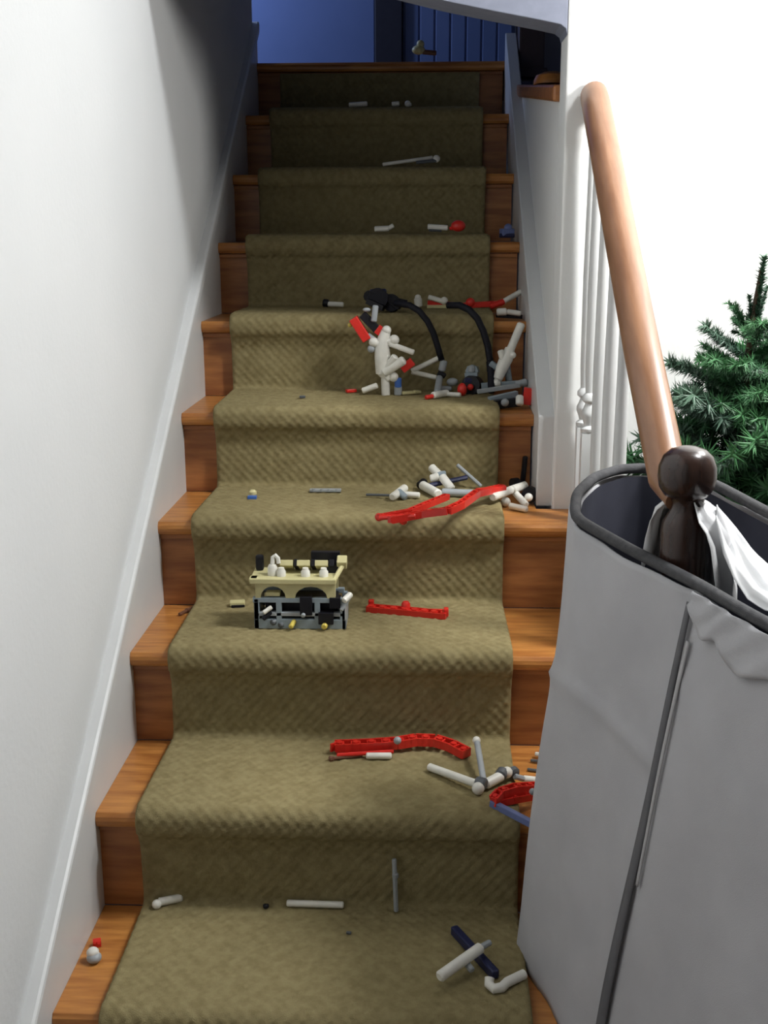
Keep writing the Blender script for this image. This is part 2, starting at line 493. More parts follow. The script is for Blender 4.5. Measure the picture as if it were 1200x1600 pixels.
def ham_surface(off, t0, t1, rows, crease):
    g = []
    for r in range(rows+1):
        t = t0+(t1-t0)*r/rows
        row = []
        for i in range(NL+1):
            p, nrm = ham_pt(i, t)
            u = par[i % NL]
            d = off
            if crease:
                d += 0.0035*math.sin(u*3.1+t*5.0)+0.002*math.sin(u*7.3-t*9.0+1.0)
                if 1.9 < u < 4.2:       # long diagonal crease across the narrow front panel
                    s = (4.0-u)/2.0
                    tc_ = 0.665+0.02*math.sin(s*3.0)-0.03*s
                    d += 0.0075*math.exp(-abs(t-tc_)/0.014)
                if 0.0 <= u < 1.9:
                    tc_ = 0.60+0.12*u
                    d += 0.004*math.exp(-abs(t-tc_)/0.03)
                d -= 0.007*math.exp(-((u-2.0)/0.09)**2)      # the fold line
            row.append(p+nrm*sgn*d)
        g.append(row)
    return g
MB().grid(ham_surface(0.004, 0.0, 0.985, 70, True)).build('shell', M['fabric'], ham, smooth='all', solid=0.003)
MB().grid(ham_surface(-0.010, 0.01, 0.985, 16, False)).build('lining', M['lining'], ham, smooth='all')
MB().tube([tops[i % NL]+Vector((0, 0, 0.0)) for i in range(NL+1)], 0.0085, 10, cap=False).build('rim_binding', M['piping'], ham, smooth='all')
fl = [bots[i]+Vector((0, 0, 0.004)) for i in range(NL)]
MB().add(fl, [tuple(range(NL))]).build('base_panel', M['lining'], ham, solid=0.004)
def strip(ua, ub, wa, wb, off, t0, t1, rows=40):
    # upright tape running down the shell at loop position u, width in loop units
    g = []
    for r in range(rows+1):
        t = t0+(t1-t0)*r/rows
        f = 1-t
        uc = ua+(ub-ua)*f
        w = wa+(wb-wa)*f
        row = []
        for s in (-1, 0, 1):
            u = (uc+s*w/2)*8
            i = int(math.floor(u))
            fr = u-i
            p0, n0 = ham_pt(i, t)
            p1, n1 = ham_pt(i+1, t)
            wv = 0.0035*math.sin(uc*3.1+t*5.0)+0.002*math.sin(uc*7.3-t*9.0+1.0)
            row.append(p0.lerp(p1, fr)+n0.lerp(n1, fr)*sgn*(off+wv+(0.0006 if s == 0 else 0)))
        g.append(row)
    return MB().grid(g)
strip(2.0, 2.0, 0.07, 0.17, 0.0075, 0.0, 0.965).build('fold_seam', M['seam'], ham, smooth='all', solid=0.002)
strip(1.885, 1.85, 0.06, 0.03, 0.0095, 0.42, 0.900).build('zip_welt', M['welt'], ham, smooth='all', solid=0.0015)

# white plastic bag draped over the newel and the hamper rim
bag = thing('plastic_bag', 'crumpled white plastic bag draped round the dark newel post inside the hamper', 'plastic bag', (0.921, 0.03, 0.70))
prof_b = [(0.024, 0.808), (0.034, 0.803), (0.049, 0.792), (0.058, 0.775), (0.062, 0.75), (0.066, 0.72), (0.068, 0.69), (0.070, 0.65), (0.071, 0.62)]
g = []
for k, (r, z) in enumerate(prof_b):
    row = []
    for a in range(0, 45):
        ang = math.radians(152-a*5.0)
        f = a/44
        fold = 1+0.10*math.sin(a*1.15+k*0.35)+0.05*math.sin(a*2.6-k)
        stretch = (0.72 if f < 0.12 else min(1.0, 0.72+(f-0.12)*2.0))+0.25*max(0, f-0.72)/0.28*(k/8)
        rr_ = r*fold*stretch
        row.append((0.921+rr_*math.cos(ang), 0.03+rr_*math.sin(ang), z+0.004*math.sin(a*0.9)-0.10*max(0, f-0.8)*(k > 0)))
    g.append(row)
MB().grid(g).build('drape', M['bag'], bag, smooth='all', solid=0.0012)
g = []
back_c = [(0.972, 0.055, 0.790), (0.998, 0.040, 0.762), (1.018, 0.000, 0.737), (1.034, -0.055, 0.722), (1.046, -0.110, 0.718), (1.052, -0.160, 0.720), (1.050, -0.200, 0.716)]
front_c = [(0.955, -0.015, 0.788), (0.962, -0.036, 0.752), (0.968, -0.070, 0.730), (0.978, -0.105, 0.716), (0.990, -0.140, 0.716), (1.000, -0.170, 0.722), (1.008, -0.205, 0.718)]
def along(c, t_):
    x = t_*(len(c)-1)
    i_ = min(int(x), len(c)-2)
    return Vector(c[i_]).lerp(Vector(c[i_+1]), x-i_)
for k in range(25):
    row = []
    a0, b0 = along(back_c, k/24), along(front_c, k/24)
    for a in range(25):
        p = a0.lerp(b0, a/24)
        row.append((p.x, p.y, p.z+0.0050*math.sin(a*0.62+k*0.16)+0.0022*math.sin(a*1.5-k*0.33)+0.012*math.sin(math.pi*a/24)*(1-k/24)))
    g.append(row)
MB().grid(g).build('tail', M['bag'], bag, smooth='all', solid=0.0012)
g = []
for r in range(9):
    row = []
    for c in range(40):
        f = c/39
        u = (1.93-1.55*f)*8
        i = int(math.floor(u))
        fr = u-i
        depth = 0.050+0.030*math.sin(f*3.4)+0.012*math.sin(f*14.0)+0.008*math.sin(f*9.0+1)
        depth *= 0.45+0.55*min(1, f*4)
        t = 0.992-depth*r/8
        p0, n0 = ham_pt(i, t)
        p1, n1 = ham_pt(i+1, t)
        row.append(p0.lerp(p1, fr)+n0.lerp(n1, fr)*sgn*(0.0105+0.0022*math.sin(c*0.8+r*0.9)+0.004*(r/8)))
    g.append(row)
MB().grid(g).build('flap', M['fabric'], ham, smooth='all', solid=0.002)

# ------------------------------------------------------------------ small artificial tree
tx, ty_ = 1.185, 0.70
tree = thing('artificial_tree', 'small green artificial fir tree before the bright living room wall', 'tree', (tx, ty_, 0.0))
MB().tube([(tx, ty_, 0.0), (tx+0.004, ty_, 0.5), (tx-0.010, ty_, 0.90), (tx-0.004, ty_, 1.02), (tx+0.004, ty_, 1.10)], [0.014, 0.012, 0.007, 0.005, 0.002], 10).build('trunk', M['bark'], tree, smooth=True)
MB().lathe([(0.13, 0.0), (0.13, 0.03), (0.05, 0.06), (0.02, 0.09)], (tx, ty_, 0.0), 20).build('stand', M['bark'], tree, smooth=True)
def sprig_mesh(name, material, length, seed, nl=0.030, twigs=6, dens0=1300):
    rd = random.Random(seed)
    m = MB()
    def needled(a, b, dens):
        a, b = Vector(a), Vector(b)
        d = (b-a).normalized()
        L_ = (b-a).length
        s1 = d.cross(Vector((0, 0, 1))).normalized()
        s2 = s1.cross(d)
        m.tube([a, b], [0.0022, 0.0012], 4)
        for k in range(int(L_*dens)):
            t = rd.random()
            an = rd.uniform(0, 2*math.pi)
            o = a.lerp(b, t)
            rad = s1*math.cos(an)+s2*math.sin(an)
            dr = (d*rd.uniform(0.25, 0.8)+rad).normalized()
            l = nl*rd.uniform(0.6, 1.0)
            w = d.cross(rad).normalized()*0.0026
            h_ = dr.cross(w).normalized()*0.0012
            m.add([o-w, o+w, o+h_, o+dr*l], [(0, 1, 3), (1, 2, 3), (2, 0, 3)])
    needled((0, 0, 0), (length, 0, length*0.10), dens0)
    for k in range(twigs):
        t = 0.25+0.7*k/twigs
        sd = 1 if k % 2 else -1
        o = Vector((length*t, 0, length*0.10*t))
        l = length*0.42*(1.1-t*0.6)
        needled(o, o+Vector((l*0.75, sd*l*0.65, rd.uniform(-0.1, 0.3)*l)), dens0)
    me_ = bpy.data.meshes.new(name)
    me_.from_pydata([tuple(v) for v in m.v], [], m.f)
    me_.materials.append(material)
    return me_
meshes = [sprig_mesh('branch_mesh', M['needle'], 0.16, 1), sprig_mesh('branch_mesh', M['needle2'], 0.16, 2), sprig_mesh('branch_mesh', M['needle'], 0.16, 3)]
lead = sprig_mesh('leader_mesh', M['needle2'], 0.16, 5, 0.020, 0, 3200)
def branch(z, az, L_, tilt, me_, sc=None):
    o = bpy.data.objects.new('branch', me_)
    col.objects.link(o)
    o.parent = tree
    o.location = (0.0, 0.0, z)
    o.rotation_euler = (random.uniform(-0.4, 0.4), -tilt, az)
    s = L_/0.16
    o.scale = (s, s, s)
    return o
k = 0
z = 0.30
while z < 0.93:
    rad = 0.10+0.125*min(1.0, max(0.0, (0.98-z)/0.30))
    nb = 9 if z < 0.85 else 7
    for j in range(nb):
        az = k*2.4+j*2*math.pi/nb+random.uniform(-0.2, 0.2)
        branch(z+random.uniform(-0.02, 0.02), az, rad*random.uniform(0.8, 1.08), random.uniform(0.1, 0.5), meshes[random.randrange(3)])
    k += 1
    z += 0.047
for z, az, L_, tl in ((0.93, 3.2, 0.115, 0.45), (0.94, 0.3, 0.12, 0.35), (0.95, 1.7, 0.09, 0.5), (0.95, 4.6, 0.10, 0.5), (0.97, 5.7, 0.10, 0.6), (0.97, 2.5, 0.08, 0.8)):
    branch(z, az, L_, tl, meshes[random.randrange(3)])
branch(0.955, 0.12, 0.165, 1.42, lead)
branch(0.94, 3.1, 0.11, 1.35, lead)
branch(0.98, 0.4, 0.09, 1.2, lead)

# ------------------------------------------------------------------ toys on the stairs
G = 'scattered construction toy pieces on the stairs'
def toy(name, label, base, cat='toy'):
    return thing(name, label, cat, base, G)
def seg(root, name, m_, a, b, r, n=12): return MB().rod(a, b, r, n).build(name, M[m_], root, smooth=True)
def blob(root, name, m_, c, r, sq=(1, 1, 1)): return MB().ball(c, r, sq=sq).build(name, M[m_], root, smooth='all')
def bar_matrix(a, b, upv=(0, 0, 1)):
    d = (V(b)-V(a)).normalized()
    s = d.cross(V(upv)).normalized()
    u_ = s.cross(d)
    return Matrix((d, s, u_)).transposed(), (V(b)-V(a)).length
def bar(root, name, m_, a, b, w, h, upv=(0, 0, 1), bevel=0.0012):
    R_, L_ = bar_matrix(a, b, upv)
    return MB().box((V(a)+V(b))/2, (L_, w, h), R_).build(name, M[m_], root, bevel=bevel)
def lattice(root, name, m_, pts, w, h, step=0.012, upv=(0, 0, 1), bosses=True):
    # open toy beam: two side rails joined by ribs and round bosses, real gaps between them
    pts = [V(p) for p in pts]
    m = MB()
    dense = []
    for a, b in zip(pts[:-1], pts[1:]):
        L_ = (b-a).length
        k_ = max(1, int(round(L_/step)))
        for i in range(k_): dense.append(a.lerp(b, i/k_))
    dense.append(pts[-1])
    for i in range(len(dense)-1):
        a, b = dense[i], dense[i+1]
        R_, L_ = bar_matrix(a, b, upv)
        c = (a+b)/2
        for s in (-1, 1):
            m.box(c+R_ @ Vector((0, s*w/2, 0)), (L_*1.08, 0.0035, h), R_)
        m.box(a, (0.0034, w, h*0.75), R_)
        if bosses and i % 2 == 0:
            m.tube([c-R_.col[2]*h*0.55, c+R_.col[2]*h*0.55], w*0.30, 8)
    R_, L_ = bar_matrix(dense[-2], dense[-1], upv)
    m.box(dense[-1], (0.0036, w+0.003, h), R_)
    m.box(dense[0], (0.0036, w+0.003, h), R_)
    return m.build(name, M[m_], root)
def single(name, m_, a, b, r, label, n=12):
    base = V(a)
    o = MB().rod(a, b, r, n).build(name, M[m_], None, smooth=True, origin=base)
    return tag(o, label, 'toy', G)

# --- bottom tread
t = toy('toy_elbow', 'white elbow-shaped toy connector at the left back of the bottom tread', (0.1018, 0.2657, 0.0210))
blob(t, 'ball_end', 'white', (0.1049, 0.2591, 0.0290), 0.0085)
seg(t, 'arm', 'white', (0.1058, 0.2651, 0.0290), (0.1449, 0.2824, 0.0290), 0.0075)
single('toy_rod', 'white', (0.3306, 0.2723, 0.0280), (0.4304, 0.2698, 0.0280), 0.0060, 'long white toy rod lying along the back of the bottom tread')
t = toy('toy_pin', 'tiny dark toy pin left of the white rod on the bottom tread', (0.2936, 0.2702, 0.0210))
seg(t, 'shaft', 'black', (0.2898, 0.2658, 0.0250), (0.2996, 0.2681, 0.0250), 0.0035)
blob(t, 'collar', 'black', (0.2943, 0.2660, 0.0250), 0.0048)
t = toy('toy_axle', 'thin grey toy axle leaning upright against the lowest carpeted riser', (0.5221, 0.2605, 0.0210))
seg(t, 'shaft', 'grey', (0.5221, 0.2620, 0.0225), (0.5186, 0.2680, 0.1199), 0.0042, 8)
seg(t, 'collar', 'grey', (0.5209, 0.2660, 0.0843), (0.5204, 0.2660, 0.0942), 0.0056, 8)
t = toy('toy_rod_assembly', 'white toy rod crossed over a navy beam at the right of the bottom tread', (0.6459, 0.1310, 0.0210))
nb_ = bar(t, 'navy_beam', 'navy', (0.6203, 0.1997, 0.0310), (0.6843, 0.0814, 0.0290), 0.014, 0.016, bevel=0.003)
rd_ = seg(t, 'white_rod', 'white', (0.5944, 0.0539, 0.0430), (0.6623, 0.1161, 0.0550), 0.0090, 14)
seg(t, 'axle_tip', 'grey', (0.6623, 0.1161, 0.0550), (0.6773, 0.1303, 0.0550), 0.0050, 8)
seg(t, 'pin', 'grey', (0.6334, 0.1006, 0.0430), (0.6470, 0.0801, 0.0370), 0.0055, 8)
MB().tube([(0.6734, 0.0662, 0.0350), (0.6721, 0.0587, 0.0290), (0.6796, 0.0494, 0.0280), (0.6916, 0.0516, 0.0290), (0.7003, 0.0644, 0.0290), (0.7288, 0.0861, 0.0290)], 0.0078, 12).build('white_hook', M['white'], t, smooth=True)
t = toy('toy_ball_joint', 'white and grey toy ball joint on the bare oak end of the bottom tread', (0.0257, 0.1398, 0.0000))
blob(t, 'cap', 'white', (0.0263, 0.1374, 0.0160), 0.0105, (1, 1, 0.8))
blob(t, 'socket', 'grey', (0.0290, 0.1338, 0.0090), 0.0125, (1, 1, 0.72))
t = toy('toy_brick', 'small red toy brick near the wall on the bottom tread', (0.0176, 0.1871, 0.0000))
bar(t, 'block', 'red', (0.0145, 0.1764, 0.0060), (0.0275, 0.1804, 0.0060), 0.012, 0.011)
for s in (0, 1):
    MB().tube([V((0.0196, 0.1710, 0.0110))+V((s*0.007, 0, 0)), V((0.0215, 0.1651, 0.0150))+V((s*0.007, 0, 0))], 0.0027, 8).build('stud', M['red'], t)
t = toy('toy_crumb', 'tiny dark toy chip in the middle of the bottom tread', (0.4441, 0.1996, 0.0210))
bar(t, 'chip', 'dgrey', (0.4400, 0.1964, 0.0230), (0.4487, 0.1949, 0.0230), 0.005, 0.004)

# --- second tread
t = toy('toy_truss', 'long curved red lattice toy panel at the back of the second tread', (0.5171, 0.4815, 0.2110))
lattice(t, 'beam', 'red', [(0.4012, 0.4868, 0.2250), (0.4624, 0.4943, 0.2250), (0.5166, 0.5002, 0.2270), (0.5528, 0.5113, 0.2290), (0.5893, 0.5139, 0.2270), (0.6194, 0.5009, 0.2230), (0.6464, 0.4729, 0.2210)], 0.020, 0.016, 0.014)
seg(t, 'rail', 'red', (0.4055, 0.4611, 0.2190), (0.5113, 0.4767, 0.2210), 0.004, 8)
blob(t, 'pin', 'grey', (0.5183, 0.4814, 0.2410), 0.0075)
single('toy_rod', 'white', (0.4604, 0.4623, 0.2180), (0.5081, 0.4639, 0.2180), 0.0062, 'short white toy rod below the curved red panel on the second tread')
t = toy('toy_axle', 'thin brown rod put in as the shadow of the red panel, left of the short white rod on the second tread', (0.4050, 0.4509, 0.2110))
seg(t, 'shaft', 'brown', (0.3918, 0.4529, 0.2150), (0.4527, 0.4710, 0.2150), 0.0036, 8)  # brown rod laid where the red panel's shadow falls
seg(t, 'collar', 'brown', (0.3918, 0.4529, 0.2150), (0.3999, 0.4558, 0.2150), 0.0058, 8)
t = toy('toy_rod_assembly', 'white toy rods joined in a star with grey clips on the second tread', (0.6674, 0.3458, 0.2110))
seg(t, 'long_rod', 'white', (0.5772, 0.4211, 0.2180), (0.6581, 0.3445, 0.2250), 0.0072, 14)
seg(t, 'upright_rod', 'grey', (0.6745, 0.3578, 0.2210), (0.6661, 0.4700, 0.2472), 0.0058, 12)
blob(t, 'white_tip', 'white', (0.6655, 0.4700, 0.2485), 0.0078)
seg(t, 'clip', 'dgrey', (0.6606, 0.3519, 0.2250), (0.6781, 0.3403, 0.2250), 0.0105, 12)
blob(t, 'ball_joint', 'white', (0.6633, 0.3333, 0.2210), 0.0112)
seg(t, 'short_rod', 'white', (0.6763, 0.3482, 0.2210), (0.7070, 0.3756, 0.2250), 0.0092, 14)
seg(t, 'clip', 'dgrey', (0.7033, 0.3705, 0.2250), (0.7111, 0.3877, 0.2290), 0.0110, 12)
blob(t, 'ball_joint', 'white', (0.7167, 0.3844, 0.2270), 0.0105)
seg(t, 'clip', 'dgrey', (0.7245, 0.3988, 0.2250), (0.7329, 0.3870, 0.2210), 0.0115, 10)
seg(t, 'grey_axle', 'grey', (0.7303, 0.3819, 0.2210), (0.7475, 0.3944, 0.2100), 0.0055, 8)
seg(t, 'end_rod', 'white', (0.7465, 0.3964, 0.2090), (0.7836, 0.3876, 0.2090), 0.0068, 12)
t = toy('toy_truss', 'red toy panel with a blue edge half behind the grey hamper', (0.7204, 0.3007, 0.2110))
lattice(t, 'red_beam', 'red', [(0.6886, 0.2859, 0.2230), (0.7002, 0.3001, 0.2290), (0.7263, 0.3135, 0.2310), (0.7790, 0.3439, 0.2200)], 0.014, 0.016, 0.012)
lattice(t, 'red_beam', 'red', [(0.6922, 0.2906, 0.2170), (0.7201, 0.2992, 0.2190), (0.7789, 0.3395, 0.2100)], 0.010, 0.012, 0.012)
bar(t, 'blue_edge', 'slateblue', (0.6835, 0.2903, 0.2170), (0.7544, 0.2374, 0.2040), 0.010, 0.012)
blob(t, 'pin', 'grey', (0.7555, 0.3070, 0.2300), 0.006)
t = toy('toy_pin', 'small dark toy pin on the bare oak beside the hamper, second tread', (0.7767, 0.5119, 0.1900))
seg(t, 'shaft', 'dgrey', (0.7696, 0.5013, 0.1950), (0.7896, 0.4965, 0.1950), 0.0032, 8)
seg(t, 'white_end', 'white', (0.7798, 0.5229, 0.1980), (0.7964, 0.5179, 0.1980), 0.0045, 8)
seg(t, 'lower_shaft', 'dgrey', (0.7607, 0.4656, 0.1940), (0.7861, 0.4585, 0.1940), 0.003, 8)

# --- third tread: engine block model
ex, ey, ez = 0.230, 0.642, 0.4025
t = toy('toy_engine', 'toy engine block with tan deck on a blue-grey frame, third tread', (0.316, 0.69, 0.4025), 'toy engine')
W_, D_ = 0.182, 0.078
def eb(name, m_, a, b, parent=None, bevel=0.0012):
    return MB().span((ex+a[0], ey+a[1], ez+a[2]), (ex+b[0], ey+b[1], ez+b[2])).build(name, M[m_], parent or t, bevel=bevel)
for yy in (0.0, D_-0.012):
    eb('base_beam', 'bluegrey', (0, yy, 0.0), (W_, yy+0.012, 0.020))
    eb('middle_beam', 'grey' if yy == 0 else 'bluegrey', (0, yy, 0.026), (W_*0.98, yy+0.012, 0.034))
    eb('upper_beam', 'bluegrey', (-0.002, yy, 0.054), (W_*0.96, yy+0.012, 0.064))
    for xx in (0.0, 0.044, 0.120, W_-0.012):
        eb('pillar', 'bluegrey', (xx, yy, 0.018), (xx+0.011, yy+0.012, 0.056))
eb('end_plate', 'bluegrey', (0.0, 0.0, 0.0), (0.010, D_, 0.062))
eb('end_plate', 'grey', (W_-0.008, 0.0, 0.0), (W_, D_, 0.050))
eb('floor_plate', 'dgrey', (0.005, 0.006, 0.0), (W_-0.005, D_-0.006, 0.008))
eb('core', 'black', (0.020, 0.020, 0.008), (W_-0.018, D_-0.014, 0.060))
eb('black_bracket', 'black', (0.092, -0.006, 0.030), (0.116, 0.020, 0.068))
eb('black_bracket', 'black', (0.128, -0.008, 0.012), (0.158, 0.016, 0.036))
eb('black_bracket', 'black', (0.150, -0.004, 0.044), (0.172, 0.02, 0.066))
def epin(name, m_, a, b, r): return MB().rod((ex+a[0], ey+a[1], ez+a[2]), (ex+b[0], ey+b[1], ez+b[2]), r, 10).build(name, M[m_], t, smooth=True)
epin('white_pin', 'white', (0.020, -0.010, 0.036), (0.036, -0.002, 0.046), 0.0045)
epin('black_pin', 'black', (0.018, -0.006, 0.022), (0.034, 0.004, 0.034), 0.005)
epin('yellow_pin', 'yellow', (0.074, -0.016, 0.009), (0.080, 0.004, 0.016), 0.0050)
epin('yellow_pin', 'yellow', (0.140, -0.016, 0.010), (0.142, 0.006, 0.010), 0.0060)
epin('grey_pin', 'grey', (0.098, -0.010, 0.030), (0.100, 0.004, 0.034), 0.0045)
epin('pink_pin', 'white', (W_-0.004, -0.004, 0.060), (W_+0.010, 0.012, 0.070), 0.0065)
epin('end_rod', 'grey', (W_-0.010, 0.0, 0.040), (W_+0.008, 0.010, 0.068), 0.0055)
epin('hole_pin', 'dgrey', (0.034, -0.003, 0.014), (0.042, 0.004, 0.014), 0.006)
epin('hole_pin', 'dgrey', (0.050, -0.003, 0.008), (0.056, 0.004, 0.008), 0.006)
# tan deck with two arches
def arch_poly(x0, x1, z0, z1, arches):
    pts = [(x0, z1), (x1, z1), (x1, z0)]
    for a0, a1, h in reversed(arches):
        for k in range(9):
            a = math.pi*k/8
            pts.append(((a0+a1)/2+(a1-a0)/2*math.cos(a), z0+h*math.sin(a)))
    pts.append((x0, z0))
    return pts
for yy in (0.0, D_-0.010):
    ap = [(ex+px_, ez+pz_) for px_, pz_ in arch_poly(0.004, W_-0.020, 0.064, 0.096, [(0.014, 0.064, 0.024), (0.082, 0.146, 0.024)])]
    MB().prism(ap, 'y', ey+yy, ey+yy+0.010).build('arched_side', M['tan'], t)
eb('deck', 'tan', (-0.006, -0.006, 0.094), (W_-0.018, D_, 0.104))
eb('tan_brick', 'tan', (0.024, 0.004, 0.066), (0.052, 0.022, 0.074))
eb('end_brick', 'tan', (-0.008, 0.0, 0.096), (0.008, 0.02, 0.104))
for k, xx in enumerate((0.058, 0.092, 0.128)):
    R_ = Matrix.Rotation(-0.5, 3, 'X')
    MB().box((ex+xx+0.004, ey+0.050, ez+0.118), (0.026, 0.036, 0.012), R_).build('slope_brick', M['tan'], t, bevel=0.001)
    MB().box((ex+xx+0.024, ey+0.052, ez+0.118), (0.010, 0.036, 0.014), R_).build('black_spacer', M['black'], t, bevel=0.001)
    MB().lathe([(0.009, 0), (0.009, 0.010), (0.006, 0.014), (0.006, 0.017)], (ex+xx+0.010*0-0.004+0.014*(k > 0), ey+0.018, ez+0.104), 12).build('white_stud', M['white'], t, smooth=True)
MB().lathe([(0.010, 0), (0.010, 0.016), (0.007, 0.022)], (ex+0.036, ey+0.024, ez+0.104), 12).build('white_tap', M['white'], t, smooth=True)
MB().tube([(ex+0.036, ey+0.024, ez+0.124), (ex+0.037, ey+0.026, ez+0.140), (ex+0.042, ey+0.026, ez+0.144), (ex+0.047, ey+0.026, ez+0.138), (ex+0.048, ey+0.026, ez+0.128)], 0.0045, 8).build('white_hook', M['white'], t, smooth=True)
eb('black_bar', 'black', (0.108, 0.066, 0.120), (0.166, 0.080, 0.140))
eb('black_fin', 'black', (-0.002, 0.050, 0.104), (0.014, 0.064, 0.136), bevel=0.004)
eb('black_rail', 'black', (0.140, 0.040, 0.102), (0.166, 0.066, 0.122))
MB().rod((ex+0.158, ey+0.004, ez+0.098), (ex+0.176, ey+0.050, ez+0.122), 0.005, 8).build('tan_rod', M['tan'], t, smooth=True)
MB().box((ex+0.172, ey+0.050, ez+0.124), (0.020, 0.024, 0.018), Matrix.Rotation(0.4, 3, 'X')).build('tan_block', M['tan'], t, bevel=0.002)

t = toy('toy_brick', 'small tan toy brick lying left of the engine block', (0.1732, 0.7823, 0.4010))
MB().box((0.1727, 0.7868, 0.4080), (0.032, 0.020, 0.009), Matrix.Rotation(0.15, 3, 'Z')).build('top_plate', M['tan'], t, bevel=0.002)
MB().box((0.1745, 0.7833, 0.4035), (0.028, 0.017, 0.006), Matrix.Rotation(0.15, 3, 'Z')).build('dark_underside', M['black'], t, bevel=0.001)
t = toy('toy_beam', 'flat red toy beam with a raised centre, right of the engine block', (0.5306, 0.7635, 0.4010))
lattice(t, 'beam', 'red', [(0.4509, 0.7610, 0.4080), (0.5310, 0.7426, 0.4080), (0.6110, 0.7205, 0.4080)], 0.022, 0.012, 0.011)
MB().box((0.5309, 0.7509, 0.4080), (0.150, 0.016, 0.004), Matrix.Rotation(-0.075, 3, 'Z')).build('web', M['red'], t)
MB().lathe([(0.010, 0), (0.009, 0.010), (0.006, 0.014)], (0.5282, 0.7543, 0.4110), 10).build('centre_boss', M['red'], t, smooth=True)
MB().box((0.4553, 0.7800, 0.4130), (0.012, 0.014, 0.014)).build('end_clip', M['red'], t, bevel=0.002)
MB().box((0.6110, 0.7260, 0.4130), (0.010, 0.018, 0.016)).build('end_clip', M['red'], t, bevel=0.002)
t = toy('toy_pin', 'dark toy pin on the bare left oak end of the third tread', (0.0571, 0.8076, 0.3800))
seg(t, 'shaft', 'brown', (0.0504, 0.7756, 0.3850), (0.0731, 0.8320, 0.3850), 0.0038, 8)
seg(t, 'collar', 'brown', (0.0605, 0.7992, 0.3850), (0.0632, 0.8057, 0.3850), 0.0055, 8)

# --- fourth tread
t = toy('toy_brick', 'tiny white and blue toy piece at the left of the fourth tread', (0.1805, 0.9787, 0.5910))
MB().box((0.1823, 0.9677, 0.5950), (0.020, 0.012, 0.007)).build('blue_plate', M['blue'], t, bevel=0.001)
MB().lathe([(0.009, 0), (0.009, 0.006), (0.005, 0.010)], (0.1810, 0.9866, 0.5980), 10).build('white_cap', M['tan'], t, smooth=True)
t = toy('toy_plate', 'flat grey toy plate against the riser at the back of the fourth tread', (0.3365, 1.0617, 0.5910))
bar(t, 'plate', 'grey', (0.3031, 1.0429, 0.5950), (0.3746, 1.0447, 0.5950), 0.016, 0.006)
for k in range(4):
    c = V((0.3132, 1.0296, 0.5980))+V((0.0175*k, 0, 0))
    MB().tube([c, c+V((0, 0, 0.003))], 0.0035, 8).build('stud', M['grey'], t)
t = toy('toy_connector', 'white toy connector with a thin grey axle, fourth tread centre', (0.5036, 0.9745, 0.5910))
seg(t, 'cross_tube', 'white', (0.4944, 0.9496, 0.6010), (0.5212, 1.0120, 0.6090), 0.0090)
seg(t, 'side_tube', 'white', (0.5176, 0.9821, 0.6010), (0.5546, 0.9791, 0.5990), 0.0070)
seg(t, 'axle', 'dgrey', (0.4345, 0.9912, 0.5970), (0.4921, 0.9774, 0.5990), 0.0030, 8)
seg(t, 'clip', 'bluegrey', (0.5063, 0.9786, 0.6090), (0.5237, 0.9616, 0.5970), 0.0075)
t = toy('toy_rod_assembly', 'pile of white toy rods with black clips, fourth tread right of centre', (0.6031, 1.0091, 0.5910))
seg(t, 'upper_rod', 'white', (0.5785, 1.0900, 0.6419), (0.6005, 1.0700, 0.6237), 0.0095, 14)
seg(t, 'slanted_rod', 'white', (0.6033, 1.0600, 0.6258), (0.6264, 1.0309, 0.6010), 0.0100, 14)
seg(t, 'cross_tube', 'white', (0.5771, 1.0600, 0.6197), (0.5975, 1.0600, 0.6258), 0.0088, 14)
seg(t, 'clip', 'bluegrey', (0.5932, 1.0700, 0.6266), (0.6136, 1.0700, 0.6297), 0.0075)
seg(t, 'lower_rod', 'white', (0.5597, 1.0584, 0.6050), (0.5957, 0.9842, 0.6010), 0.0105, 14)
seg(t, 'flat_rod', 'grey', (0.6030, 1.0039, 0.6010), (0.6740, 0.9927, 0.6010), 0.0088, 14)
seg(t, 'black_clip', 'black', (0.5524, 1.0628, 0.6010), (0.5654, 1.0817, 0.6090), 0.0100)
seg(t, 'black_axle', 'navy', (0.5656, 1.0449, 0.6050), (0.6625, 1.0850, 0.6179), 0.0058, 8)
single('toy_axle', 'grey', (0.6951, 1.0848, 0.5970), (0.6389, 1.0980, 0.6451), 0.0045, 'thin grey toy axle leaning upright behind the red forked beam', 8)
t = toy('toy_fork_beam', 'forked red lattice toy beam lying across the fourth tread', (0.6016, 0.8565, 0.5910))
lattice(t, 'long_arm', 'red', [(0.4998, 0.7385, 0.6030), (0.5616, 0.7399, 0.6150), (0.6126, 0.7190, 0.6270), (0.6391, 0.7612, 0.6290), (0.6757, 0.8684, 0.6290), (0.7357, 0.9857, 0.6160)], 0.013, 0.014, 0.012)
lattice(t, 'short_arm', 'red', [(0.4756, 0.7593, 0.6030), (0.5354, 0.7639, 0.6130), (0.5718, 0.8076, 0.6190), (0.6125, 0.8801, 0.6190)], 0.010, 0.012, 0.012)
seg(t, 'spine', 'red', (0.4733, 0.7539, 0.6030), (0.5488, 0.7315, 0.6130), 0.0055, 8)
blob(t, 'end_boss', 'red', (0.4727, 0.7674, 0.6010), 0.0085)
blob(t, 'end_boss', 'red', (0.5229, 0.7418, 0.6010), 0.0095)
bar(t, 'end_block', 'red', (0.6806, 0.8871, 0.6290), (0.7382, 0.9792, 0.6160), 0.018, 0.012)
t = toy('toy_connector', 'white branching toy connector with black wheels at the railing end, fourth tread', (0.7630, 0.9961, 0.5700))
seg(t, 'left_arm', 'white', (0.7126, 0.9204, 0.6090), (0.7644, 1.0276, 0.6040), 0.0092, 14)
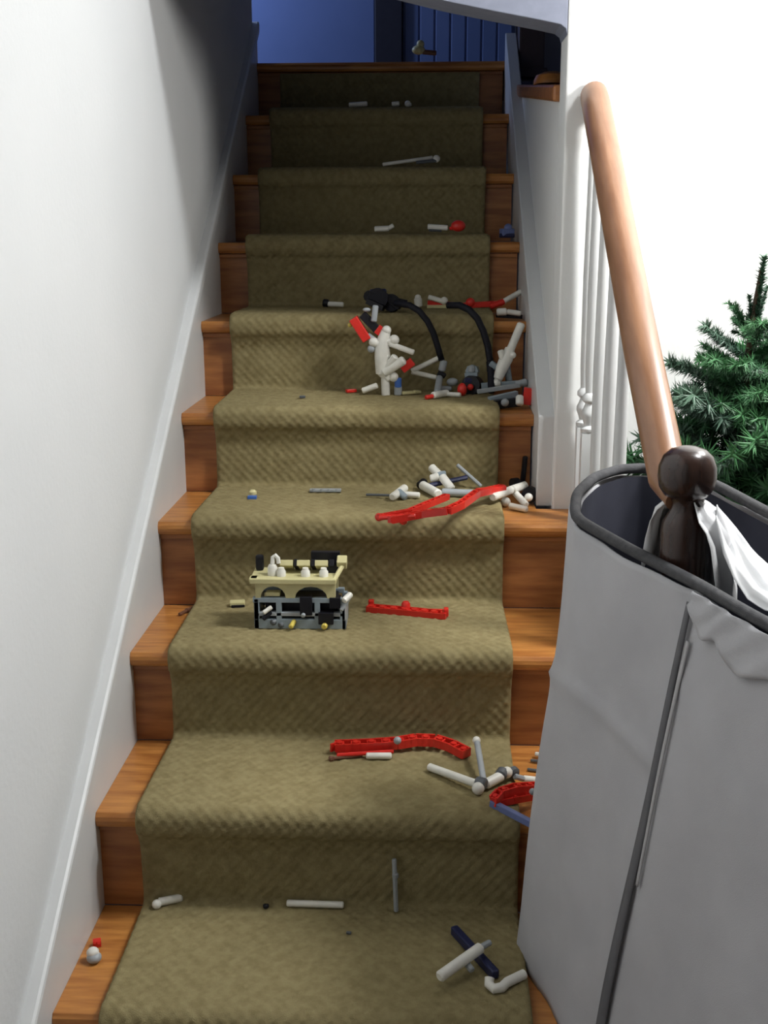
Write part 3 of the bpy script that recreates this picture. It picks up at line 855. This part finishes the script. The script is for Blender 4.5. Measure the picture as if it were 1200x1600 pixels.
seg(t, 'front_arm', 'white', (0.7634, 1.0323, 0.6000), (0.7886, 0.9646, 0.5820), 0.0078, 14)
seg(t, 'back_arm', 'white', (0.7604, 1.0118, 0.6060), (0.7941, 1.0414, 0.6100), 0.0095, 14)
seg(t, 'low_rod', 'white', (0.7522, 0.9660, 0.5800), (0.7894, 0.9390, 0.5780), 0.0070, 14)
blob(t, 'ball_joint', 'white', (0.7455, 0.9945, 0.5820), 0.0110)
blob(t, 'hub', 'white', (0.7966, 0.9969, 0.5920), 0.0095)
MB().tube([(0.7996, 1.0163, 0.5920), V((0.7996, 1.0163, 0.5920))+V((0.004, 0.018, 0.0))], 0.018, 14).build('wheel', M['black'], t, smooth=True)
MB().tube([(0.7653, 1.0821, 0.6040), V((0.7653, 1.0821, 0.6040))+V((0.014, 0.008, 0.0))], 0.013, 14).build('wheel', M['black'], t, smooth=True)
single('toy_axle', 'black', (0.7916, 1.1299, 0.5800), (0.7974, 1.1180, 0.6616), 0.0062, 'black toy rod leaning against the oak riser beside the white wheels', 8)

# --- fifth tread: white figure and the heap beside the wall
t = toy('toy_figure', 'white toy figure with red box and blue leg leaning on the fifth tread', (0.4790, 1.2046, 0.7810), 'toy figure')
FY = 1.29
seg(t, 'leg', 'white', (0.4682, 1.2900, 0.7768), (0.4668, 1.2900, 0.8254), 0.0105, 12)
seg(t, 'leg', 'grey', (0.4980, 1.2900, 0.7784), (0.4980, 1.2900, 0.8035), 0.0095, 12)
seg(t, 'blue_joint', 'blue', (0.4980, 1.2880, 0.7975), (0.4980, 1.2880, 0.8225), 0.0088, 10)
blob(t, 'pale_joint', 'white', (0.4872, 1.2850, 0.8244), 0.0120)
seg(t, 'waist', 'white', (0.4544, 1.2900, 0.8409), (0.4793, 1.2900, 0.8160), 0.0125, 12)
MB().tube([(0.4606, 1.2900, 0.8316), (0.4607, 1.2900, 0.8658), (0.4592, 1.2900, 0.8921), (0.4639, 1.2900, 0.9182), (0.4686, 1.2900, 0.9351)], [0.017, 0.0195, 0.0190, 0.0150, 0.0115], 12).build('torso', M['white'], t, smooth=True)
blob(t, 'head', 'white', (0.4702, 1.2880, 0.9368), 0.0115)
blob(t, 'shoulder', 'white', (0.4888, 1.2850, 0.9141), 0.0125)
blob(t, 'shoulder', 'white', (0.4393, 1.2850, 0.9079), 0.0120)
seg(t, 'shoulder_bar', 'white', (0.4362, 1.2850, 0.9033), (0.4888, 1.2850, 0.9126), 0.0085, 10)
seg(t, 'neck_pin', 'grey', (0.4219, 1.2950, 0.9239), (0.4485, 1.2880, 0.9061), 0.0085, 10)
seg(t, 'side_rod', 'white', (0.4766, 1.2780, 0.8516), (0.5077, 1.2750, 0.8613), 0.0085, 10)
blob(t, 'elbow', 'grey', (0.4330, 1.2850, 0.8925), 0.0095)
seg(t, 'arm', 'white', (0.4765, 1.2830, 0.9051), (0.5369, 1.2760, 0.8843), 0.0068, 12)
seg(t, 'hip_rod', 'white', (0.4625, 1.2800, 0.8343), (0.5139, 1.2700, 0.8680), 0.0115, 14)
seg(t, 'hip_rod', 'white', (0.4703, 1.2800, 0.8452), (0.4923, 1.2700, 0.8772), 0.0090, 14)
bar(t, 'red_block', 'red', (0.5073, 1.2900, 0.8426), (0.5337, 1.2900, 0.8628), 0.020, 0.026, (0, 1, 0))
seg(t, 'tail_rod', 'white', (0.4102, 1.2917, 0.7890), (0.4480, 1.2900, 0.8034), 0.0075, 12)
bar(t, 'red_box', 'red', (0.3893, 1.3000, 0.9650), (0.4231, 1.3000, 0.9127), 0.022, 0.036, (0, 1, 0), 0.002)
blob(t, 'red_stud', 'yellow', (0.3819, 1.2920, 0.9487), 0.0055)
bar(t, 'black_beam', 'black', (0.4108, 1.3050, 0.9738), (0.4512, 1.3000, 0.9327), 0.020, 0.020, (0, 1, 0), 0.002)
seg(t, 'grey_rod', 'grey', (0.4439, 1.2950, 0.9958), (0.4393, 1.2900, 0.9565), 0.0075, 10)
blob(t, 'grey_pin', 'grey', (0.4222, 1.2950, 0.9851), 0.0075, (1.3, 1, 0.7))
bar(t, 'red_collar', 'red', (0.4451, 1.2950, 0.9270), (0.4592, 1.2950, 0.9454), 0.014, 0.012, (0, 1, 0))
t = toy('toy_tire_bundle', 'black toy tire and gear bundle with a hanging hose, above the white figure', (0.4511, 1.4200, 0.9835))
MB().tube([(0.4435, 1.4100, 1.0062), (0.4454, 1.4400, 1.0014)], 0.026, 18).build('tire', M['rubber'], t, smooth=True)
MB().tube([(0.4768, 1.4200, 0.9946), (0.4791, 1.4500, 0.9912)], 0.022, 18).build('tire', M['rubber'], t, smooth=True)
bar(t, 'black_beam', 'black', (0.4222, 1.4200, 1.0136), (0.5170, 1.4200, 0.9930), 0.016, 0.016)
bar(t, 'black_beam', 'black', (0.4176, 1.4150, 0.9996), (0.4599, 1.4000, 0.9816), 0.018, 0.014)
MB().tube([(0.4217, 1.4300, 1.0099), (0.4223, 1.4500, 1.0088)], 0.015, 10).build('gear', M['black'], t)
bar(t, 'black_plate', 'black', (0.4588, 1.4300, 1.0115), (0.5010, 1.4200, 0.9835), 0.02, 0.016)
seg(t, 'axle', 'navy', (0.4233, 1.4300, 1.0178), (0.4653, 1.4300, 1.0194), 0.010, 10)
MB().tube([(0.4887, 1.4000, 0.9941), (0.5245, 1.3600, 0.9918), (0.5483, 1.3450, 0.9788), (0.5688, 1.3400, 0.9544), (0.5831, 1.3380, 0.9266), (0.5943, 1.3380, 0.8922), (0.6040, 1.3350, 0.8596)], 0.0078, 10).build('hose', M['rubber'], t, smooth='all')
t = toy('toy_hose', 'curved black toy hose hanging over the sixth step right of centre', (0.7244, 1.3600, 0.7982))
MB().tube([(0.6194, 1.4000, 0.9894), (0.6474, 1.3750, 0.9909), (0.6704, 1.3500, 0.9815), (0.6907, 1.3420, 0.9604), (0.7052, 1.3400, 0.9311), (0.7167, 1.3380, 0.8955), (0.7236, 1.3350, 0.8550), (0.7246, 1.2707, 0.7910)], 0.0085, 10).build('hose', M['rubber'], t, smooth='all')
seg(t, 'end_sleeve', 'black', (0.7235, 1.3350, 0.8598), (0.7254, 1.3300, 0.8304), 0.0105, 10)
t = toy('toy_rod_assembly', 'pale toy rods joined in a V beside the white figure, fifth tread', (0.5937, 1.3428, 0.7810))
seg(t, 'upper_rod', 'white', (0.5299, 1.3400, 0.8321), (0.6009, 1.3400, 0.8669), 0.0062, 12)
seg(t, 'lower_rod', 'white', (0.5299, 1.3400, 0.8305), (0.5918, 1.3400, 0.8164), 0.0062, 12)
seg(t, 'connector', 'grey', (0.6103, 1.3350, 0.8596), (0.6043, 1.3350, 0.8328), 0.0090, 12)
seg(t, 'connector', 'grey', (0.5997, 1.3350, 0.8170), (0.5931, 1.2602, 0.7890), 0.0085, 12)
seg(t, 'clip', 'black', (0.5948, 1.3350, 0.8296), (0.6139, 1.3350, 0.8202), 0.0075, 10)
blob(t, 'ball_joint', 'grey', (0.6314, 1.3350, 0.8060), 0.0115, (1.3, 1, 0.9))
seg(t, 'foot', 'grey', (0.5983, 1.3350, 0.7900), (0.6300, 1.3350, 0.7901), 0.0070, 10)
t = toy('toy_connector', 'bright white toy tube with an orange-red tip, front of fifth tread', (0.6006, 1.2287, 0.7810))
seg(t, 'tube', 'white', (0.5822, 1.2149, 0.7890), (0.6178, 1.2606, 0.7890), 0.0085, 14)
seg(t, 'red_tip', 'red', (0.5655, 1.2032, 0.7860), (0.5837, 1.2183, 0.7870), 0.0055, 10)
seg(t, 'thin_rod', 'white', (0.6146, 1.2525, 0.7870), (0.6497, 1.2418, 0.7870), 0.0058, 12)
t = toy('toy_gear_cluster', 'grey and red toy gear cluster between the hoses, fifth tread', (0.6794, 1.2975, 0.7810))
blob(t, 'red_ball', 'red', (0.6536, 1.2744, 0.7950), 0.0150, (0.8, 1, 1.1))
MB().tube([(0.6745, 1.3000, 0.8026), (0.6866, 1.3300, 0.7988)], 0.024, 14).build('black_gear', M['black'], t, smooth=True)
MB().tube([(0.6778, 1.3200, 0.8347), (0.6837, 1.3500, 0.8312)], 0.016, 8).build('grey_gear', M['bluegrey'], t)
bar(t, 'grey_plate', 'bluegrey', (0.6607, 1.3200, 0.8252), (0.6920, 1.3200, 0.8284), 0.018, 0.010)
seg(t, 'spike', 'grey', (0.6779, 1.3200, 0.8315), (0.6776, 1.3200, 0.8488), 0.0085, 8)
bar(t, 'navy_plate', 'navy', (0.6605, 1.3100, 0.8155), (0.6950, 1.3100, 0.8108), 0.02, 0.012)
blob(t, 'red_boss', 'red', (0.6742, 1.2900, 0.7992), 0.008)
t = toy('toy_rod_assembly', 'tall white toy rod leaning up against the right skirt board, fifth tread', (0.7495, 1.4871, 0.7720))
seg(t, 'main_rod', 'white', (0.7382, 1.3000, 0.8106), (0.7981, 1.3350, 0.9501), 0.0100, 14)
MB().tube([(0.7409, 1.2960, 0.8189), (0.7485, 1.3000, 0.8402), (0.7607, 1.3060, 0.8676), (0.7699, 1.3120, 0.8902)], [0.011, 0.0145, 0.0165, 0.012], 12).build('sleeve', M['white'], t, smooth=True)
seg(t, 'cross_pin', 'white', (0.7459, 1.3000, 0.8883), (0.7526, 1.3000, 0.8651), 0.0085, 10)
blob(t, 'side_knob', 'white', (0.7756, 1.3000, 0.8760), 0.0085)
blob(t, 'ball_foot', 'white', (0.7365, 1.2950, 0.8065), 0.0125)
seg(t, 'grey_brace', 'bluegrey', (0.7635, 1.3200, 0.8505), (0.7708, 1.3200, 0.8034), 0.0085, 10)
seg(t, 'grey_wing', 'bluegrey', (0.7228, 1.3200, 0.8551), (0.7387, 1.3200, 0.8426), 0.0085, 8)
t = toy('toy_beam_pile', 'pile of grey toy beams with a red end beside the wall, fifth tread', (0.7565, 1.2280, 0.7600))
bar(t, 'long_beam', 'grey', (0.6898, 1.2500, 0.7937), (0.7920, 1.2700, 0.8068), 0.012, 0.010)
bar(t, 'front_beam', 'bluegrey', (0.7151, 1.2000, 0.7808), (0.7833, 1.2300, 0.7920), 0.014, 0.014)
bar(t, 'back_beam', 'bluegrey', (0.7010, 1.3000, 0.8011), (0.8160, 1.3000, 0.8092), 0.014, 0.014)
bar(t, 'black_beam', 'black', (0.7238, 1.1900, 0.7716), (0.7875, 1.2000, 0.7764), 0.020, 0.020)
seg(t, 'white_tube', 'white', (0.7857, 1.1750, 0.7724), (0.7859, 1.1850, 0.7936), 0.0095, 12)
blob(t, 'grey_pin', 'grey', (0.7512, 1.1750, 0.7784), 0.0095)
bar(t, 'red_block', 'red', (0.8027, 1.2000, 0.7704), (0.8077, 1.2000, 0.8098), 0.020, 0.018, (0, 1, 0))
seg(t, 'pale_rod', 'grey', (0.7827, 1.2900, 0.8057), (0.8120, 1.2900, 0.8136), 0.0085, 10)
t = toy('toy_plate', 'thin tan toy plate lying behind the white figure, fifth tread', (0.5257, 1.3180, 0.7810))
bar(t, 'plate', 'tan', (0.5059, 1.2881, 0.7850), (0.5510, 1.3122, 0.7850), 0.018, 0.007)
blob(t, 'stud', 'tan', (0.5387, 1.2823, 0.7890), 0.0035)
t = toy('toy_crumb', 'tiny dark toy chip at the left of the fifth tread', (0.2673, 1.2447, 0.7810))
bar(t, 'chip', 'dgrey', (0.2636, 1.2230, 0.7840), (0.2774, 1.2233, 0.7840), 0.006, 0.006)
t = toy('toy_brick', 'small red toy brick against the riser left of the white figure', (0.3787, 1.3389, 0.7810))
bar(t, 'block', 'red', (0.3689, 1.3208, 0.7850), (0.3919, 1.3332, 0.7850), 0.012, 0.008)

# --- sixth tread
t = toy('toy_rod_assembly', 'white toy rod with a black clip at the left of the sixth tread', (0.3176, 1.5700, 0.9726))
seg(t, 'rod', 'white', (0.3042, 1.5700, 0.9826), (0.3466, 1.5700, 0.9809), 0.0068, 12)
seg(t, 'clip', 'black', (0.2902, 1.5750, 0.9857), (0.3072, 1.5750, 0.9840), 0.0105, 12)
t = toy('toy_connector', 'pale upright toy connector beside the black tire bundle, sixth tread', (0.5430, 1.5600, 0.9714))
seg(t, 'tube', 'white', (0.5447, 1.5600, 0.9748), (0.5429, 1.5600, 0.9996), 0.0105, 12)
blob(t, 'cap', 'white', (0.5429, 1.5600, 0.9996), 0.0085)
t = toy('toy_rod_assembly', 'pair of pale toy rods above a tan plate, sixth tread', (0.5953, 1.5700, 0.9691))
seg(t, 'rod', 'white', (0.5698, 1.5750, 1.0005), (0.6087, 1.5750, 0.9888), 0.0068, 12)
blob(t, 'ball_end', 'white', (0.6120, 1.5750, 0.9905), 0.0105)
bar(t, 'tan_plate', 'tan', (0.5666, 1.5700, 0.9758), (0.6188, 1.5700, 0.9758), 0.020, 0.008)
bar(t, 'red_plate', 'red', (0.5682, 1.5850, 0.9849), (0.6529, 1.5850, 0.9799), 0.016, 0.012)
t = toy('toy_truss', 'dim red toy panel pieces at the back right of the sixth tread', (0.6989, 1.5900, 0.9695))
lattice(t, 'red_beam', 'red', [(0.6496, 1.5900, 0.9762), (0.6987, 1.5900, 0.9795), (0.7646, 1.5900, 0.9829)], 0.018, 0.014, 0.014)
blob(t, 'red_boss', 'red', (0.6815, 1.5850, 0.9849), 0.013)
seg(t, 'red_rod', 'red', (0.7333, 1.5700, 0.9757), (0.7703, 1.5750, 0.9887), 0.0085, 10)
seg(t, 'white_rod', 'white', (0.7686, 1.5750, 0.9887), (0.8157, 1.5850, 1.0147), 0.0072, 12)
t = toy('toy_connector', 'flat pale toy connector on a dark clip by the wall, sixth tread', (0.7700, 1.3850, 0.9605))
seg(t, 'tube', 'white', (0.7429, 1.4400, 0.9694), (0.7686, 1.4400, 0.9710), 0.0095, 12)
seg(t, 'rod', 'white', (0.7686, 1.4400, 0.9710), (0.8042, 1.4400, 0.9662), 0.0070, 12)
bar(t, 'dark_clip', 'black', (0.7420, 1.4500, 0.9607), (0.8084, 1.4500, 0.9575), 0.016, 0.010)

# --- upper treads
t = toy('toy_connector', 'grey-white toy elbow left of centre on the seventh tread', (0.4492, 1.6900, 1.1699))
seg(t, 'tube', 'white', (0.4233, 1.6900, 1.1751), (0.4631, 1.6900, 1.1766), 0.0075, 12)
seg(t, 'arm', 'white', (0.4614, 1.6900, 1.1766), (0.4752, 1.6900, 1.1850), 0.0060, 12)
t = toy('toy_rod_assembly', 'white toy rod touching a dark clip, seventh tread right of centre', (0.5962, 1.6900, 1.1695))
seg(t, 'rod', 'white', (0.5668, 1.6900, 1.1813), (0.6220, 1.6900, 1.1778), 0.0072, 12)
seg(t, 'clip', 'dgrey', (0.5703, 1.6900, 1.1729), (0.6048, 1.6900, 1.1712), 0.0045, 8)
t = toy('toy_ball', 'red toy ball joint beside the white rod on the seventh tread', (0.6497, 1.6900, 1.1694))
blob(t, 'ball', 'red', (0.6495, 1.6900, 1.1828), 0.0160, (1.25, 1, 0.95))
seg(t, 'stem', 'red', (0.6255, 1.6900, 1.1761), (0.6496, 1.6900, 1.1777), 0.0050, 8)
t = toy('toy_brick', 'blue toy brick on the bare right oak end of the seventh tread', (0.7815, 1.7000, 1.1505))
MB().box((0.7812, 1.7000, 1.1656), (0.036, 0.024, 0.020), Matrix.Rotation(0.4, 3, 'Z')).build('block', M['slateblue'], t, bevel=0.003)
blob(t, 'knob', 'slateblue', (0.7844, 1.7000, 1.1774), 0.011)
seg(t, 'dark_foot', 'navy', (0.7601, 1.6900, 1.1573), (0.8014, 1.6900, 1.1572), 0.006, 8)
t = toy('toy_axle', 'long thin pale toy axle sticking over the eighth tread edge', (0.5134, 1.9650, 1.3556))
seg(t, 'shaft', 'white', (0.4361, 1.9500, 1.3569), (0.5799, 1.9900, 1.3781), 0.0052, 10)
blob(t, 'ball_end', 'white', (0.5910, 1.9650, 1.3730), 0.0105)
seg(t, 'low_rod', 'dgrey', (0.5319, 1.9600, 1.3623), (0.5910, 1.9600, 1.3674), 0.0048, 8)
for lab, a, b in (('pale toy piece at the left of the ninth tread, longest of three', (0.3198, 2.2450, 1.5506), (0.3774, 2.2450, 1.5540)), ('short pale toy piece in the middle of three on the ninth tread', (0.4527, 2.2450, 1.5516), (0.4765, 2.2450, 1.5533))):
    single('toy_rod', 'white', a, b, 0.0072, lab)
t = toy('toy_ball', 'round pale toy piece, rightmost of three on the ninth tread', (0.5022, 2.2450, 1.5457))
blob(t, 'ball', 'white', (0.5022, 2.2450, 1.5532), 0.0095)
seg(t, 'stem', 'white', (0.5022, 2.2450, 1.5494), (0.5141, 2.2450, 1.5512), 0.005, 8)
t = toy('toy_animal', 'small tan toy lump at the edge of the top landing', (0.5345, 2.5300, 1.7342))
blob(t, 'body', 'tan', (0.5324, 2.5300, 1.7500), 0.020, (1.1, 0.8, 0.75))
blob(t, 'head', 'tan', (0.5386, 2.5300, 1.7677), 0.013)
seg(t, 'arm', 'brown', (0.5450, 2.5300, 1.7440), (0.5914, 2.5300, 1.7396), 0.008, 8)
